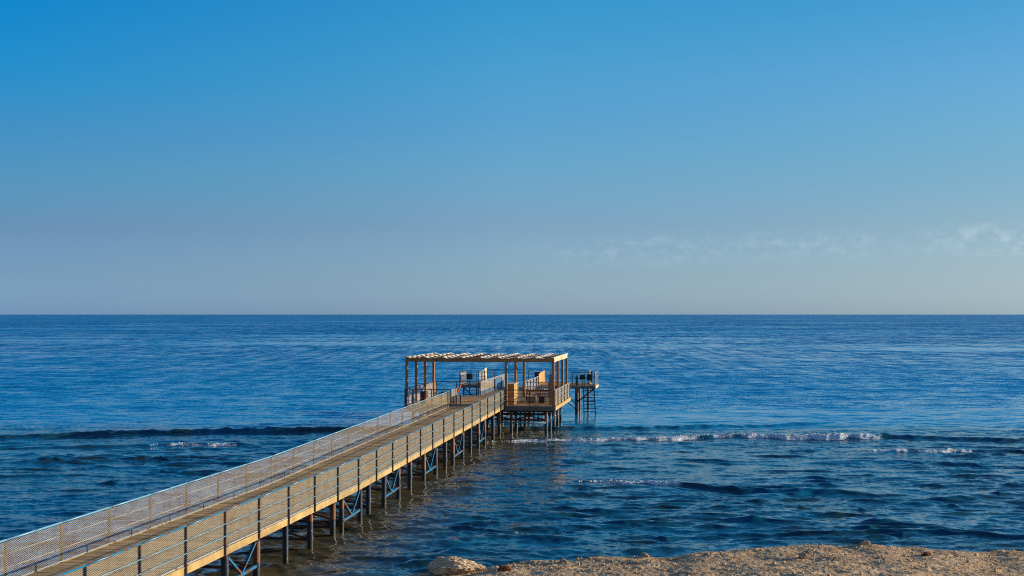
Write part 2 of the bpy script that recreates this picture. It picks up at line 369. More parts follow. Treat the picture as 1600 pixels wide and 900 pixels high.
def water_mat():
    m, t, b = mat('sea_water')
    c = t.nodes.new('ShaderNodeTexCoord'); P = c.outputs['Object']
    sp = t.nodes.new('ShaderNodeSeparateXYZ'); t.links.new(P, sp.inputs[0])
    def vnoise(scale, sx, sy, detail, rough, w=0.0):
        mp = t.nodes.new('ShaderNodeMapping'); mp.inputs['Scale'].default_value = (sx, sy, 1); mp.inputs['Location'].default_value = (w, w*1.7, 0)
        mp.inputs['Rotation'].default_value = (0, 0, 0.04)
        t.links.new(P, mp.inputs[0])
        n = t.nodes.new('ShaderNodeTexNoise'); n.noise_dimensions = '2D'; n.inputs['Scale'].default_value = scale; n.inputs['Detail'].default_value = detail
        n.inputs['Roughness'].default_value = rough; t.links.new(mp.outputs[0], n.inputs['Vector']); return n
    def vadd(a, bb):
        n = t.nodes.new('ShaderNodeVectorMath'); n.operation = 'ADD'; t.links.new(a, n.inputs[0]); t.links.new(bb, n.inputs[1]); return n.outputs[0]
    def vscale(a, k):
        n = t.nodes.new('ShaderNodeVectorMath'); n.operation = 'SCALE'; t.links.new(a, n.inputs[0])
        if isinstance(k, (int, float)): n.inputs['Scale'].default_value = k
        else: t.links.new(k, n.inputs['Scale'])
        return n.outputs[0]
    def centred(n):
        s = t.nodes.new('ShaderNodeVectorMath'); s.operation = 'SUBTRACT'; t.links.new(n.outputs['Color'], s.inputs[0]); s.inputs[1].default_value = (0.5, 0.5, 0.5); return s.outputs[0]
    a1 = centred(vnoise(5.0, 0.6, 1.0, 3, 0.65))            # ripples
    a2 = centred(vnoise(1.1, 0.45, 1.0, 4, 0.6, 11))        # wavelets
    a3 = centred(vnoise(0.22, 0.60, 1.0, 5, 0.6, 23))       # waves
    a6 = centred(vnoise(0.95, 1.0, 0.07, 3, 0.7, 61)); a7 = centred(vnoise(0.33, 1.0, 0.06, 3, 0.7, 67))   # crest lines running away from the shore
    a4 = centred(vnoise(0.035, 0.5, 1.0, 5, 0.62, 37))     # far swell groups
    dist = sp.outputs[1]
    farf = M(t, 'MULTIPLY', M(t, 'SUBTRACT', dist, 90), 1/250.0, clamp=True)
    s = vadd(vscale(a1, M(t, 'ADD', M(t, 'MULTIPLY', farf, 0.5), 0.50)), vscale(a2, M(t, 'ADD', M(t, 'MULTIPLY', farf, 0.5), 0.42)))
    s = vadd(s, vscale(a3, M(t, 'ADD', M(t, 'MULTIPLY', farf, 0.6), 0.25)))
    s = vadd(s, vscale(a4, M(t, 'MULTIPLY', farf, 0.5)))
    s = vadd(s, vscale(vadd(a6, a7), M(t, 'MULTIPLY', farf, 0.60)))
    a5 = vnoise(0.06, 0.25, 1.0, 5, 0.7, 44)
    # slicks: long calm patches out at sea where the ripples die down
    sl = vnoise(0.012, 0.30, 1.0, 4, 0.6, 71); slk = ramp(t, sl.outputs['Fac'], [(0.54, 0.0), (0.66, 1.0)])
    far2 = M(t, 'MULTIPLY', M(t, 'SUBTRACT', dist, 150), 1/200.0, clamp=True)
    slk = M(t, 'MULTIPLY', slk, far2)
    # smooth water right behind the breaker line and in the lee of it
    wob = M(t, 'MULTIPLY', M(t, 'SUBTRACT', a5.outputs['Fac'], 0.5), 1.0)
    for (cx_, cy_, rx_, ry_, k_) in ((32, 101, 36, 12, .85), (-26, 78, 20, 5, .6), (104, 302, 26, 26, 1.0), (62, 330, 30, 22, .5), (66, 420, 34, 40, .6), (150, 620, 90, 80, .55), (20, 560, 90, 50, .4), (-110, 480, 90, 45, .4)):
        ex = M(t, 'DIVIDE', M(t, 'SUBTRACT', sp.outputs[0], cx_), rx_); ey = M(t, 'DIVIDE', M(t, 'SUBTRACT', dist, cy_), ry_)
        e = M(t, 'SUBTRACT', 1.0, M(t, 'ADD', M(t, 'MULTIPLY', ex, ex), M(t, 'MULTIPLY', ey, ey)))
        slk = M(t, 'MAXIMUM', slk, M(t, 'MULTIPLY', M(t, 'MULTIPLY', M(t, 'ADD', e, M(t, 'MULTIPLY', wob, 3.0)), 2.0, clamp=True), k_))
    calm = M(t, 'SUBTRACT', 1.0, M(t, 'MULTIPLY', slk, 0.74))
    # gusts
    gu = vnoise(0.05, 0.35, 1.0, 4, 0.6, 91); gs = M(t, 'ADD', M(t, 'MULTIPLY', gu.outputs['Fac'], 0.8), 0.6)
    s = vscale(s, M(t, 'MULTIPLY', calm, gs))
    flat0 = t.nodes.new('ShaderNodeVectorMath'); flat0.operation = 'MULTIPLY'; t.links.new(s, flat0.inputs[0]); flat0.inputs[1].default_value = (0.55, 1.0, 0.0)
    # swell runs in to the shore: beyond the reef its steeper faces, turned to the land, are what the surface shows
    tl = t.nodes.new('ShaderNodeCombineXYZ')
    tilt = M(t, 'ADD', M(t, 'MULTIPLY', M(t, 'MULTIPLY', M(t, 'SUBTRACT', dist, 80), 1/60.0, clamp=True), 0.10), M(t, 'MULTIPLY', M(t, 'MULTIPLY', M(t, 'SUBTRACT', dist, 130), 1/500.0, clamp=True), 0.17))
    t.links.new(M(t, 'MULTIPLY', M(t, 'MULTIPLY', tilt, -1.0), calm), tl.inputs[1])
    class _o: pass
    flat = _o(); flat.outputs = [vadd(flat0.outputs[0], tl.outputs[0])]
    g = t.nodes.new('ShaderNodeNewGeometry')
    nn = t.nodes.new('ShaderNodeVectorMath'); nn.operation = 'NORMALIZE'; t.links.new(vadd(g.outputs['Normal'], flat.outputs[0]), nn.inputs[0])
    t.links.new(nn.outputs[0], b.inputs['Normal'])
    # body colour: deep blue outside the reef, greener and browner over the reef flat
    reef = M(t, 'MULTIPLY', M(t, 'SUBTRACT', 97, dist), 1/7.0, clamp=True)
    rn = vnoise(0.35, 0.6, 1.0, 5, 0.65, 53)
    reefc = mixc(t, ramp(t, rn.outputs['Fac'], [(0.38, 0.0), (0.66, 1.0)]), (0.002, 0.088, 0.170), (0.012, 0.040, 0.050))
    # shallow brown reef beside the piles, the golden fascia reflection painted in
    xl = M(t, 'SUBTRACT', sp.outputs[0], M(t, 'MULTIPLY', M(t, 'SUBTRACT', dist, 88), 0.155))   # metres to the right of the pier line
    bed_reflection = M(t, 'SUBTRACT', 1.0, M(t, 'MULTIPLY', M(t, 'ABSOLUTE', M(t, 'SUBTRACT', M(t, 'ADD', xl, M(t, 'MULTIPLY', rn.outputs['Fac'], 3.0)), 0.6)), 0.20), clamp=True)
    reefc = mixc(t, M(t, 'MULTIPLY', bed_reflection, 0.9), reefc, (0.11, 0.075, 0.022))
    body = mixc(t, reef, (0.0005, 0.225, 0.50), reefc)
    fa = t.nodes.new('ShaderNodeAttribute'); fa.attribute_name = 'foam'
    fn = vnoise(5.5, 0.7, 1.0, 5, 0.7, 5); fn2 = vnoise(0.9, 0.7, 1.0, 3, 0.6, 15)
    thr = M(t, 'SUBTRACT', M(t, 'ADD', M(t, 'MULTIPLY', fn.outputs['Fac'], 0.85), M(t, 'MULTIPLY', fn2.outputs['Fac'], 0.3)), 0.575)
    fm = M(t, 'MULTIPLY', M(t, 'SUBTRACT', M(t, 'ADD', fa.outputs['Fac'], thr), 0.28), 3.4, clamp=True)
    fm = M(t, 'MULTIPLY', fm, M(t, 'MULTIPLY', fa.outputs['Fac'], 3.0, clamp=True))
    t.links.new(mixc(t, fm, body, (0.62, 0.68, 0.74)), b.inputs['Base Color'])
    t.links.new(M(t, 'ADD', M(t, 'MULTIPLY', fm, 0.6), 0.07), b.inputs['Roughness'])
    b.inputs['IOR'].default_value = 1.333
    return m
water = build_water(); water.data.materials.append(water_mat())

# ---------------------------------------------------------------- beach
CREST = [(-40, -0.6), (-9, -0.5), (-5, -0.25), (-3.2, 0.02), (-0.8, 0.28), (1.2, 0.42), (4.0, 0.60), (7.0, 0.83), (11.0, 0.92), (16.0, 0.74), (22, 0.7), (60, 0.7)]
def sand_h(X, Y, fine=True):
    zc = np.interp(X, [a for a, _ in CREST], [b for _, b in CREST])
    cy = 40.0 + 0.25*np.sin(X*0.8) + 0.15*np.sin(X*2.1+1) - np.clip(-3-X, 0, 5)*0.35
    s = Y - cy
    h = np.where(s > 0, zc - 0.42*s - 0.25*np.minimum(s, .5), zc + 0.0*s)
    h = h + np.where(s < 0, np.minimum(1.6, -s*0.012), 0)
    h = np.where(s < -3, h + np.clip(-s-3, 0, 12)*0.10*np.clip(1-zc/1.0, 0, 1), h)
    if fine:
        for i in range(26):
            r = np.random.default_rng(i+50); k = 2.2*1.17**i; a = r.random()*6.28
            h = h + (0.024/ (1.17**i)**0.95)*np.sin(k*(X*math.cos(a)+Y*math.sin(a))+r.random()*6+1.3*np.sin(k*.31*(Y*math.cos(a)-X*math.sin(a))))*np.sin(k*.27*X+i)
    return h
def build_beach():
    xs = np.concatenate([np.linspace(-400, -12, 30), np.linspace(-11, -5, 30), np.arange(-4.8, 18.6, 0.035), np.linspace(19, 60, 40), np.linspace(70, 400, 20)])
    ys = np.concatenate([np.linspace(-200, 20, 30), np.linspace(21, 34, 40), np.arange(34.3, 41.3, 0.035), np.linspace(41.5, 50, 20)])
    X, Y = np.meshgrid(xs, ys); Z = sand_h(X, Y)
    R, Cn = X.shape
    # lumpy gravel displaced as geometry
    Zr = rng.normal(0, 1, X.shape)
    Zs = (Zr + np.roll(Zr, 1, 0) + np.roll(Zr, 1, 1) + np.roll(np.roll(Zr, 1, 0), 1, 1))/2
    Zr2 = Zs.copy()
    for sh in (2, 4): Zr2 = (Zr2 + np.roll(Zr2, sh, 0) + np.roll(Zr2, sh, 1) + np.roll(np.roll(Zr2, sh, 0), sh, 1))/2
    Z = Z + Zs*0.0030 + Zr2*0.003
    co = np.stack([X, Y, Z], -1).reshape(-1, 3).astype(np.float32)
    idx = np.arange(R*Cn).reshape(R, Cn)
    q = np.stack([idx[:-1, :-1], idx[:-1, 1:], idx[1:, 1:], idx[1:, :-1]], -1).reshape(-1, 4).astype(np.int32)
    me = bpy.data.meshes.new('beach'); me.vertices.add(len(co)); me.vertices.foreach_set('co', co.ravel())
    me.loops.add(q.size); me.loops.foreach_set('vertex_index', q.ravel())
    me.polygons.add(len(q)); me.polygons.foreach_set('loop_start', np.arange(0, q.size, 4, dtype=np.int32))
    me.update(calc_edges=True)
    ob = bpy.data.objects.new('beach', me); COL.objects.link(ob); ob['kind'] = 'structure'
    m, t, b = mat('coral_gravel')
    n1 = noise(t, coords(t), 1.3, 6, 0.7); n2 = noise(t, coords(t), 26, 3, 0.7)
    c1 = mixc(t, n2, (0.50, 0.31, 0.15), (0.95, 0.67, 0.39))
    c2 = mixc(t, ramp(t, n1, [(0.40, 0.0), (0.62, 1.0)]), c1, (0.40, 0.25, 0.13))
    t.links.new(c2, b.inputs['Base Color']); b.inputs['Roughness'].default_value = 0.95
    bump(t, b, n2, 0.35, 0.01)
    me.materials.append(m)
    return ob
build_beach()

def stone_mat(name, c1, c2):
    m, t, b = mat(name)
    g = t.nodes.new('ShaderNodeNewGeometry'); n = noise(t, coords(t), 9, 5, 0.65)
    col = mixc(t, g.outputs['Random Per Island'], c1, c2)
    col = mixc(t, M(t, 'MULTIPLY', n, 0.5), col, tuple(x*0.5 for x in c1))
    t.links.new(col, b.inputs['Base Color']); b.inputs['Roughness'].default_value = 0.9
    bump(t, b, n, 0.8, 0.02); return m
M_peb = stone_mat('pebble_stone', (0.40, 0.25, 0.13), (0.85, 0.63, 0.40))
# pebbles and coral rubble: far too many to count
ICO = [(0, 0, -1), (.7236, -.5257, -.4472), (-.2764, -.8506, -.4472), (-.8944, 0, -.4472), (-.2764, .8506, -.4472), (.7236, .5257, -.4472),
       (.2764, -.8506, .4472), (-.7236, -.5257, .4472), (-.7236, .5257, .4472), (.2764, .8506, .4472), (.8944, 0, .4472), (0, 0, 1)]
IF = [(0, 2, 1), (1, 6, 10), (0, 3, 2), (0, 4, 3), (0, 5, 4), (0, 1, 5), (1, 10, 5), (2, 6, 1), (3, 7, 2), (4, 8, 3), (5, 9, 4),
      (2, 7, 6), (3, 8, 7), (4, 9, 8), (5, 10, 9), (6, 11, 10), (7, 11, 6), (8, 11, 7), (9, 11, 8), (10, 11, 9)]
def build_pebbles(n=26000):
    base = np.array(ICO)
    px = rng.uniform(-4.2, 18.2, n); py = 35.0 + 5.6*rng.random(n)**0.8
    keep = np.interp(px, [a for a, _ in CREST], [b for _, b in CREST]) > -0.05
    px, py = px[keep], py[keep]; n = len(px)
    pz = sand_h(px, py)
    s = 0.006 + 0.016*rng.random(n)**2 + 0.05*(rng.random(n) > 0.985)*rng.random(n)
    sc = s[:, None]*rng.uniform(0.6, 1.4, (n, 3)); sc[:, 2] *= 0.75
    V = base[None]*sc[:, None, :]*rng.uniform(0.75, 1.2, (n, 12, 1))
    V += np.stack([px, py, pz + s*0.3], -1)[:, None]
    Fc = np.array(IF)[None] + 12*np.arange(n)[:, None, None]
    me = bpy.data.meshes.new('pebbles'); me.vertices.add(n*12); me.vertices.foreach_set('co', V.astype(np.float32).ravel())
    q = Fc.reshape(-1, 3).astype(np.int32)
    me.loops.add(q.size); me.loops.foreach_set('vertex_index', q.ravel()); me.polygons.add(len(q))
    me.polygons.foreach_set('loop_start', np.arange(0, q.size, 3, dtype=np.int32)); me.update(calc_edges=True)
    me.materials.append(M_peb)
    ob = bpy.data.objects.new('pebbles', me); COL.objects.link(ob)
    tag(ob, 'small pale pebbles and coral rubble strewn over the beach', 'pebbles', kind='stuff')
build_pebbles()

# ================================================================== PIER GEOMETRY (plan in metres)
KD = 49.6; KX = -6.02; T1, T2 = 0.165, 0.145; WID = 3.42; END = 87.1
def edgeR(d):
    return Vector((KX + (T1 if d < KD else T2)*(d-KD), d))
def dirn(d):
    # direction is blended over one metre at the kink
    t = T1 + (T2-T1)*min(1, max(0, (d-KD+0.5)))
    return Vector((t, 1)).normalized()
def perpL(d):
    a = dirn(d); return Vector((-a.y, a.x))
def deckz(d):
    if d < 49: return 1.52
    return 1.52 + 0.43*min(1.0, (d-49)/(END-49))
def at(d, off, dz=0.0):      # off metres to the left of the right edge
    p = edgeR(d) + perpL(d)*off
    return Vector((p.x, p.y, deckz(d)+dz))

def post_ds():
    l = [KD - 2.657*k for k in range(12, 0, -1)] + [KD + 2.773*k for k in range(0, 13)] + [85.3, END-0.05]
    return [x for x in l if not (83.5 < x < 85.2)]
PD = post_ds()
PILES = [28.0, 30.6, 33.2, 36.9, 39.4, 42.0, 44.5, 47.1, 48.2, 50.7, 52.0, 54.6, 57.2, 59.5, 62.5, 65.3, 67.8, 69.9, 72.8, 75.3, 78.0, 80.3, 83.6, 86.4]
VEES = [(28.0, 30.6), (36.9, 39.4), (48.2, 50.7), (54.6, 57.2), (62.5, 65.3), (69.9, 72.8), (78.0, 80.3)]

# ---------------------------------------------------------------- the long walkway
pier = thing('pier', 'long wooden walkway on steel piles running out from the beach to the pergola platform', 'pier', (edgeR(30).x, 30, 0))
mb = MB(); d = 17.0; seg = 0.145
while d < END - 0.02:
    ov = random.uniform(-.012, .012); dd = min(seg-0.012, END-d)
    z = random.uniform(-.004, .004)
    c = []
    for dzz in (-0.035, 0.0):
        c += [at(d, 0.02+ov, dzz+z), at(d+dd, 0.02+ov, dzz+z), at(d+dd, WID-0.02+ov, dzz+z), at(d, WID-0.02+ov, dzz+z)]
    mb.hexa([c[3], c[0], c[1], c[2], c[7], c[4], c[5], c[6]]); d += seg
mb.build('deck', M_deck, pier)
# fascia boards on either side, butted end to end at the posts
for side, nm in ((0, 'fascia_board'), (1, 'fascia_board')):
    mb = MB(); js = [17.0] + PD
    for a, b_ in zip(js[:-1], js[1:]):
        off = -0.028 if side == 0 else WID+0.028
        dz = random.uniform(-.006, .006)
        for (z0, z1, ex) in ((-0.215, -0.045, 0.0), (-0.045, 0.008, 0.006 if side == 0 else -0.006)):
            p0 = at(a+0.012, off-ex, (z0+z1)/2+dz); p1 = at(b_-0.012, off-ex, (z0+z1)/2+dz)
            mb.beam(p0, p1, 0.05, z1-z0-0.003)
    mb.build(nm, M_fascia, pier)
# girders and cross bearers under the deck
for off in (0.25, WID/2, WID-0.25):
    mb = MB(); js = [17, 36, KD, 62, 75, END-0.1]
    for a, b_ in zip(js[:-1], js[1:]): mb.beam(at(a+.02, off, -0.15), at(b_-.02, off, -0.15), 0.12, 0.16)
    mb.build('girder', M_under, pier)
for k, d in enumerate(PILES):
    mb = MB(); mb.beam(at(d, 0.1, -0.29), at(d, WID-0.1, -0.29), 0.16, 0.12); mb.build('cross_beam', M_under, pier)
    for off in (0.17, WID-0.17):
        p = at(d, off, 0); mb = MB()
        lean = random.uniform(-.02, .02)
        mb.tube((p.x+lean, p.y, -1.5), (p.x, p.y, p.z-0.35), 0.105 + random.uniform(-.008, .012), n=16)
        if random.random() < 0.5:
            zc = random.uniform(0.3, 0.7); mb.tube((p.x, p.y, zc), (p.x, p.y, zc+0.16), 0.128, n=16)
        mb.build('pile', M_pile, pier, smooth=False, origin=(p.x, p.y, 0))
for a, b_ in VEES:
    for off in (0.17, WID-0.17):
        mb = MB(); mid = (a+b_)/2
        lo = at(mid, off, 0); lo.z = 0.42; 
        A = at(a+.1, off, -0.36); B = at(b_-.1, off, -0.36)
        A2 = at(a+.1, off, 0); A2.z = 0.36; B2 = at(b_-.1, off, 0); B2.z = 0.42
        mb.beam(A, lo, 0.07, 0.07); mb.beam(lo+Vector((0.0, 0.05, 0)), B, 0.07, 0.07)
        lo2 = lo - Vector((0, 0, 0.07)); mb.beam(A2, B2, 0.09, 0.09)
        mb.build('truss_brace', M_blue, pier)
for i, d in enumerate(PILES):
    if i % 2 == 0 or (d in (47.1, 52.0, 75.3)):
        mb = MB(); l0 = at(d, .25, 0); r0 = at(d, WID-.25, 0)
        a = l0.copy(); a.z = 0.35; b2 = r0.copy(); b2.z = deckz(d)-.38
        mb.beam(a, b2, 0.07, 0.07)
        a2 = l0.copy(); a2.z = deckz(d)-.38; b3 = r0.copy(); b3.z = 0.35; off = Vector((0, 0.09, 0))
        mb.beam(a2+off, b3+off, 0.07, 0.07)
        a3 = l0.copy(); a3.z = 0.30; b4 = r0.copy(); b4.z = 0.30; mb.beam(a3+Vector((0, .16, 0)), b4+Vector((0, .16, 0)), 0.08, 0.1)
        mb.build('cross_brace', M_under, pier)

# ---------------------------------------------------------------- railings
def panel(name, pts, z0, z1, parent, m=M_mesh, u0=0.0, inset=0.0):
    """one flat expanded-metal sheet through the posts; pts are Vectors on deck level"""
    mb = MB(); mb.uv = []
    u = u0
    for a, b_ in zip(pts[:-1], pts[1:]):
        ln = (Vector((b_.x-a.x, b_.y-a.y))).length
        g = 0.0
        mb._add([(a.x, a.y, a.z+z0), (b_.x, b_.y, b_.z+z0), (b_.x, b_.y, b_.z+z1), (a.x, a.y, a.z+z1)], [(0, 1, 2, 3)])
        mb.uv += [(u, 0), (u+ln, 0), (u+ln, z1-z0), (u, z1-z0)]; u += ln
    return mb.build(name, m, parent)
def railing(label, posts, top=1.07, mids=(0.36, 0.71), side=1, mesh=True, postm=None, railm=None, midm=None, pw=0.055, tr=0.028, drop=0.0, group=None, thick=None, inner=0.035, toe=True, cat='railing', mm=None):
    """posts: Vectors at deck level in order; side=+1: inner side is to the left of travel"""
    postm = postm or M_post; railm = railm or M_rail; midm = midm or M_railgrey
    rt = thing('railing', label, cat, tuple(posts[0]), group)
    for i, p in enumerate(posts):
        a = posts[max(0, i-1)]; b_ = posts[min(len(posts)-1, i+1)]
        t = (b_-a); t.z = 0; t.normalize()
        mb = MB(); mb.beam(p+Vector((0, 0, -drop)), p+Vector((0, 0, top-0.02)), pw, pw, up=t)
        if drop: mb.beam(p+Vector((0, 0, 0.02)), p+Vector((0, 0, 0.045)), pw*1.8, pw*1.8, up=t)
        mb.build('post', postm, rt)
    def line(h, r, name, m, off=0.0):
        mb = MB()
        for a, b_ in zip(posts[:-1], posts[1:]):
            t = (b_-a); t.z = 0; t.normalize(); n = Vector((-t.y, t.x, 0))*side
            mb.tube(a+Vector((0, 0, h))-n*off, b_+Vector((0, 0, h))-n*off, r, n=8)
        mb.build(name, m, rt, smooth=True)
    line(top, tr, 'top_rail', railm)
    for h in mids: line(h, 0.012, 'mid_rail', midm, pw/2+0.013)
    if mesh:
        q = []
        for i, p in enumerate(posts):
            a = posts[max(0, i-1)]; b_ = posts[min(len(posts)-1, i+1)]
            t = (b_-a); t.z = 0; t.normalize(); n = Vector((-t.y, t.x, 0))*side
            q.append(p + n*inner)
        panel('mesh_panel', q, 0.05, top-0.03, rt, mm or M_mesh)
        if toe:
            mb = MB()
            for a, b_ in zip(q[:-1], q[1:]): mb.beam(a+Vector((0, 0, 0.045)), b_+Vector((0, 0, 0.045)), 0.02, 0.035)
            mb.build('bottom_rail', M_railgrey, rt)
    return rt
railing('grey mesh railing with blue top rail along the seaward-right edge of the long walkway', [at(d, -0.082) for d in PD if d > 17], side=1, drop=0.20, railm=M_blue, midm=M_rail, tr=0.027)
LD = [d for d in PD if 17 < d < 85.6]
railing('grey mesh railing along the left edge of the long walkway, shadow line across its sheets', [at(d-.5*0, WID+0.02) for d in LD], side=-1, drop=0.0, railm=M_rail)

# ---------------------------------------------------------------- pergola platform
O = edgeR(END); th = math.atan(T2)
E1 = Vector((math.cos(th), -math.sin(th), 0)); E2 = Vector((math.sin(th), math.cos(th), 0))
ZP = deckz(END)
def pf(a, b_, z=0.0, zb=None): return Vector((O.x, O.y, 0)) + E1*a + E2*b_ + Vector((0, 0, (ZP if zb is None else zb)+z))
A0, A1, B0, B1 = -6.88, 3.52, 0.0, 10.35

plat = thing('platform', 'square wooden platform on many steel piles carrying the pergola', 'platform', tuple(pf(0, 0, -ZP)))
mb = MB(); b_ = B0+0.02
while b_ < B1:
    for (a0, a1) in ((A0+.03, -3.44), (-3.42, -0.01), (0.0, A1-.03)):
        z = random.uniform(-.004, .004)+0.003; mb.beam(pf(a0+.004, b_+.066, -0.018+z), pf(a1-.004, b_+.066, -0.018+z), 0.132, 0.035)
    b_ += 0.145
mb.build('deck', M_deck, plat)
def fbd(p, q, m, h=0.30, zc=-0.17, nm='fascia_board'):
    mb = MB(); mb.beam(p+Vector((0, 0, zc)), q+Vector((0, 0, zc)), 0.05, h); return mb.build(nm, m, plat)
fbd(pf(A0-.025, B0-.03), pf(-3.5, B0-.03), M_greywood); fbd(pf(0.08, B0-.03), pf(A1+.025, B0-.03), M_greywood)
fbd(pf(A1+.03, B0+.0), pf(A1+.03, B1), M_fascia, 0.26); fbd(pf(A0-.03, B0), pf(A0-.03, B1), M_fascia, 0.26)
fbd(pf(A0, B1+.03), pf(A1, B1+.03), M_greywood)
rows = [0.6, 3.0, 5.4, 7.8, 10.0]; colsA = [-6.4, -3.9, -1.6, 0.45, 2.85]
for r_ in rows:
    mb = MB(); mb.beam(pf(A0+.1, r_, -0.38), pf(A1-.1, r_, -0.38), 0.14, 0.16); mb.build('cross_beam', M_under, plat)
    for c_ in colsA:
        p = pf(c_, r_); mb = MB(); mb.tube((p.x, p.y, -1.5), (p.x, p.y, ZP-.46), 0.11, n=14)
        mb.build('pile', M_pile, plat, origin=(p.x, p.y, 0))
for r_ in (0.6, 5.4):
    for a, b2 in zip(colsA[:-1], colsA[1:]):
        mb = MB(); p = pf(a, r_); q = pf(b2, r_)
        p.z = 0.95; q2 = q.copy(); q2.z = ZP-.5; mb.beam(p+E2*.14, q2+E2*.14, .07, .07); p2 = p.copy(); p2.z = ZP-.5; q.z = 0.95; mb.beam(p2+E2*.22, q+E2*.22, .07, .07)
        mb.build('cross_brace', M_under, plat)
    mb = MB(); p = pf(colsA[0], r_-.16); q = pf(colsA[-1], r_-.16); p.z = q.z = 0.98; mb.beam(p, q, .1, .16); mb.build('tie_beam', M_under, plat)
for c_ in (2.85, 0.45):
    for a, b2 in zip(rows[:-1], rows[1:]):
        mb = MB(); p = pf(c_+.15, a); q = pf(c_+.15, b2); p.z = .7; q.z = ZP-.5; mb.beam(p, q, .06, .06); mb.build('cross_brace', M_blue, plat)
mb = MB(); p = pf(-0.4, .35); q = pf(2.85, .35); p.z = q.z = 0.78; mb.tube(p, q, .05, n=12); mb.build('pipe', M_rail, plat, smooth=True)

# pergola: posts, perimeter beams, rafters, sagging canvas strips
per = thing('pergola', 'large red brown wooden pergola roofed with sagging white canvas strips', 'pergola', tuple(pf(-1.6, 4.6)))
PH = 3.2; PA = [-6.76, 0.16, 3.38]; PB = [0.12, 3.14, 6.16, 9.2]
def pole(a, b2):
    mb = MB(); mb.beam(pf(a, b2, 0.0), pf(a, b2, PH-.245), .17, .17, up=E2); mb.build('post', M_perg, per, bevel=.008)
for b2 in PB: pole(PA[0], b2); pole(PA[2], b2)
for b2 in (PB[0], 4.75, PB[3]): pole(PA[1], b2)
for b2 in (PB[0], 4.75, PB[3]):
    mb = MB(); mb.beam(pf(PA[0]-.09, b2, PH-.12), pf(PA[2]+.09, b2, PH-.12), .12, .24); mb.build('beam', M_perg, per, bevel=.008)
for a, m in zip(PA, (M_perg, M_orange, M_pale)):  # one wood; sunlight on middle and right beams is put into lighter colours
    for b2, b3 in ((PB[0]+.065, 4.685), (4.815, PB[3]-.065)):
        mb = MB(); mb.beam(pf(a, b2, PH-.12), pf(a, b3, PH-.12), .12, .236); mb.build('beam', m, per, bevel=.008)
NR = 9; ras = [PA[0]-.02 + (PA[2]-PA[0]+.06)*k/(NR-1) for k in range(NR)]
for a in ras:
    mb = MB(); mb.beam(pf(a, PB[0]-.12, PH+.051), pf(a, PB[3]+.14, PH+.051), .08, .10); mb.build('rafter', M_pale, per)
strips = [(1.5*k-.05, 1.5*k+.78) for k in range(7)]
for (b2, b3) in strips:
    mb = MB(); n = 0; vs = []; us = []
    NB, NA = 5, 12
    for k in range(NR-1):
        a0, a1 = ras[k], ras[k+1]; sag = random.uniform(.09, .17)
        for i in range(NA + (1 if k == NR-2 else 0)):
            t = i/NA; us.append((a0+(a1-a0)*t, -sag*4*t*(1-t)))
    for (a, z) in us:
        for j in range(NB+1):
            s = j/NB; vs.append(pf(a, b2+(b3-b2)*s, PH+.106 + z*(0.8+.3*s) + .012*math.sin(a*7+s*5)))
    fs = [(i*(NB+1)+j, (i+1)*(NB+1)+j, (i+1)*(NB+1)+j+1, i*(NB+1)+j+1) for i in range(len(us)-1) for j in range(NB)]
    mb._add(vs, fs); o = mb.build('canvas_strip', M_net, per, smooth=True)
    so = o.modifiers.new('thick', 'SOLIDIFY'); so.thickness = 0.006; so.offset = 1

# platform railings
dark = dict(postm=M_black, railm=M_black, midm=M_black)
railing('dark open railing across the front left of the pergola platform', [pf(a, 0.0) for a in (A0+.02, A0+.55, -5.0, -3.62)], mesh=False, mids=(.27, .55, .8), side=1, pw=.05, **dark)
railing('dark open railing across the front right of the pergola platform, before the benches', [pf(a, 0.0) for a in (0.12, 1.8, A1-.0)], mesh=False, mids=(.3, .62, .85), side=1, pw=.05, **dark)
railing('sunlit mesh railing along the right side of the pergola platform', [pf(A1+.0, b2) for b2 in (0.05, 2.0, 4.1, 6.2, 8.3, 10.3)], side=1, drop=.2, railm=M_railgrey, mm=M_mesh2)
railing('mesh railing along the left side of the pergola platform, behind the barrel', [pf(A0+.05, b2) for b2 in (0.1, 2.6, 5.1, 7.6, 10.3)], side=-1, railm=M_black, mm=M_mesh2)
railing('dark open railing across the back left of the pergola platform', [pf(a, B1-.03) for a in (A0+.1, -5.2, -3.5)], mesh=False, mids=(.4, .75), **dark)
railing('dark open railing across the back right of the pergola platform', [pf(a, B1-.03) for a in (0.1, 1.9, A1-.05)], mesh=False, mids=(.4, .75), **dark)
# gate leaf folded back at the end of the left walkway railing
g = railing('short mesh gate section standing open where the left walkway railing meets the platform', [pf(-3.46, -0.9), pf(-3.46, 0.1), pf(-3.46, 1.15)], side=-1, pw=.06, postm=M_rust, railm=M_railgrey, cat='gate', mm=M_mesh2)
g.name = 'gate'
for o_ in list(g.children): pass

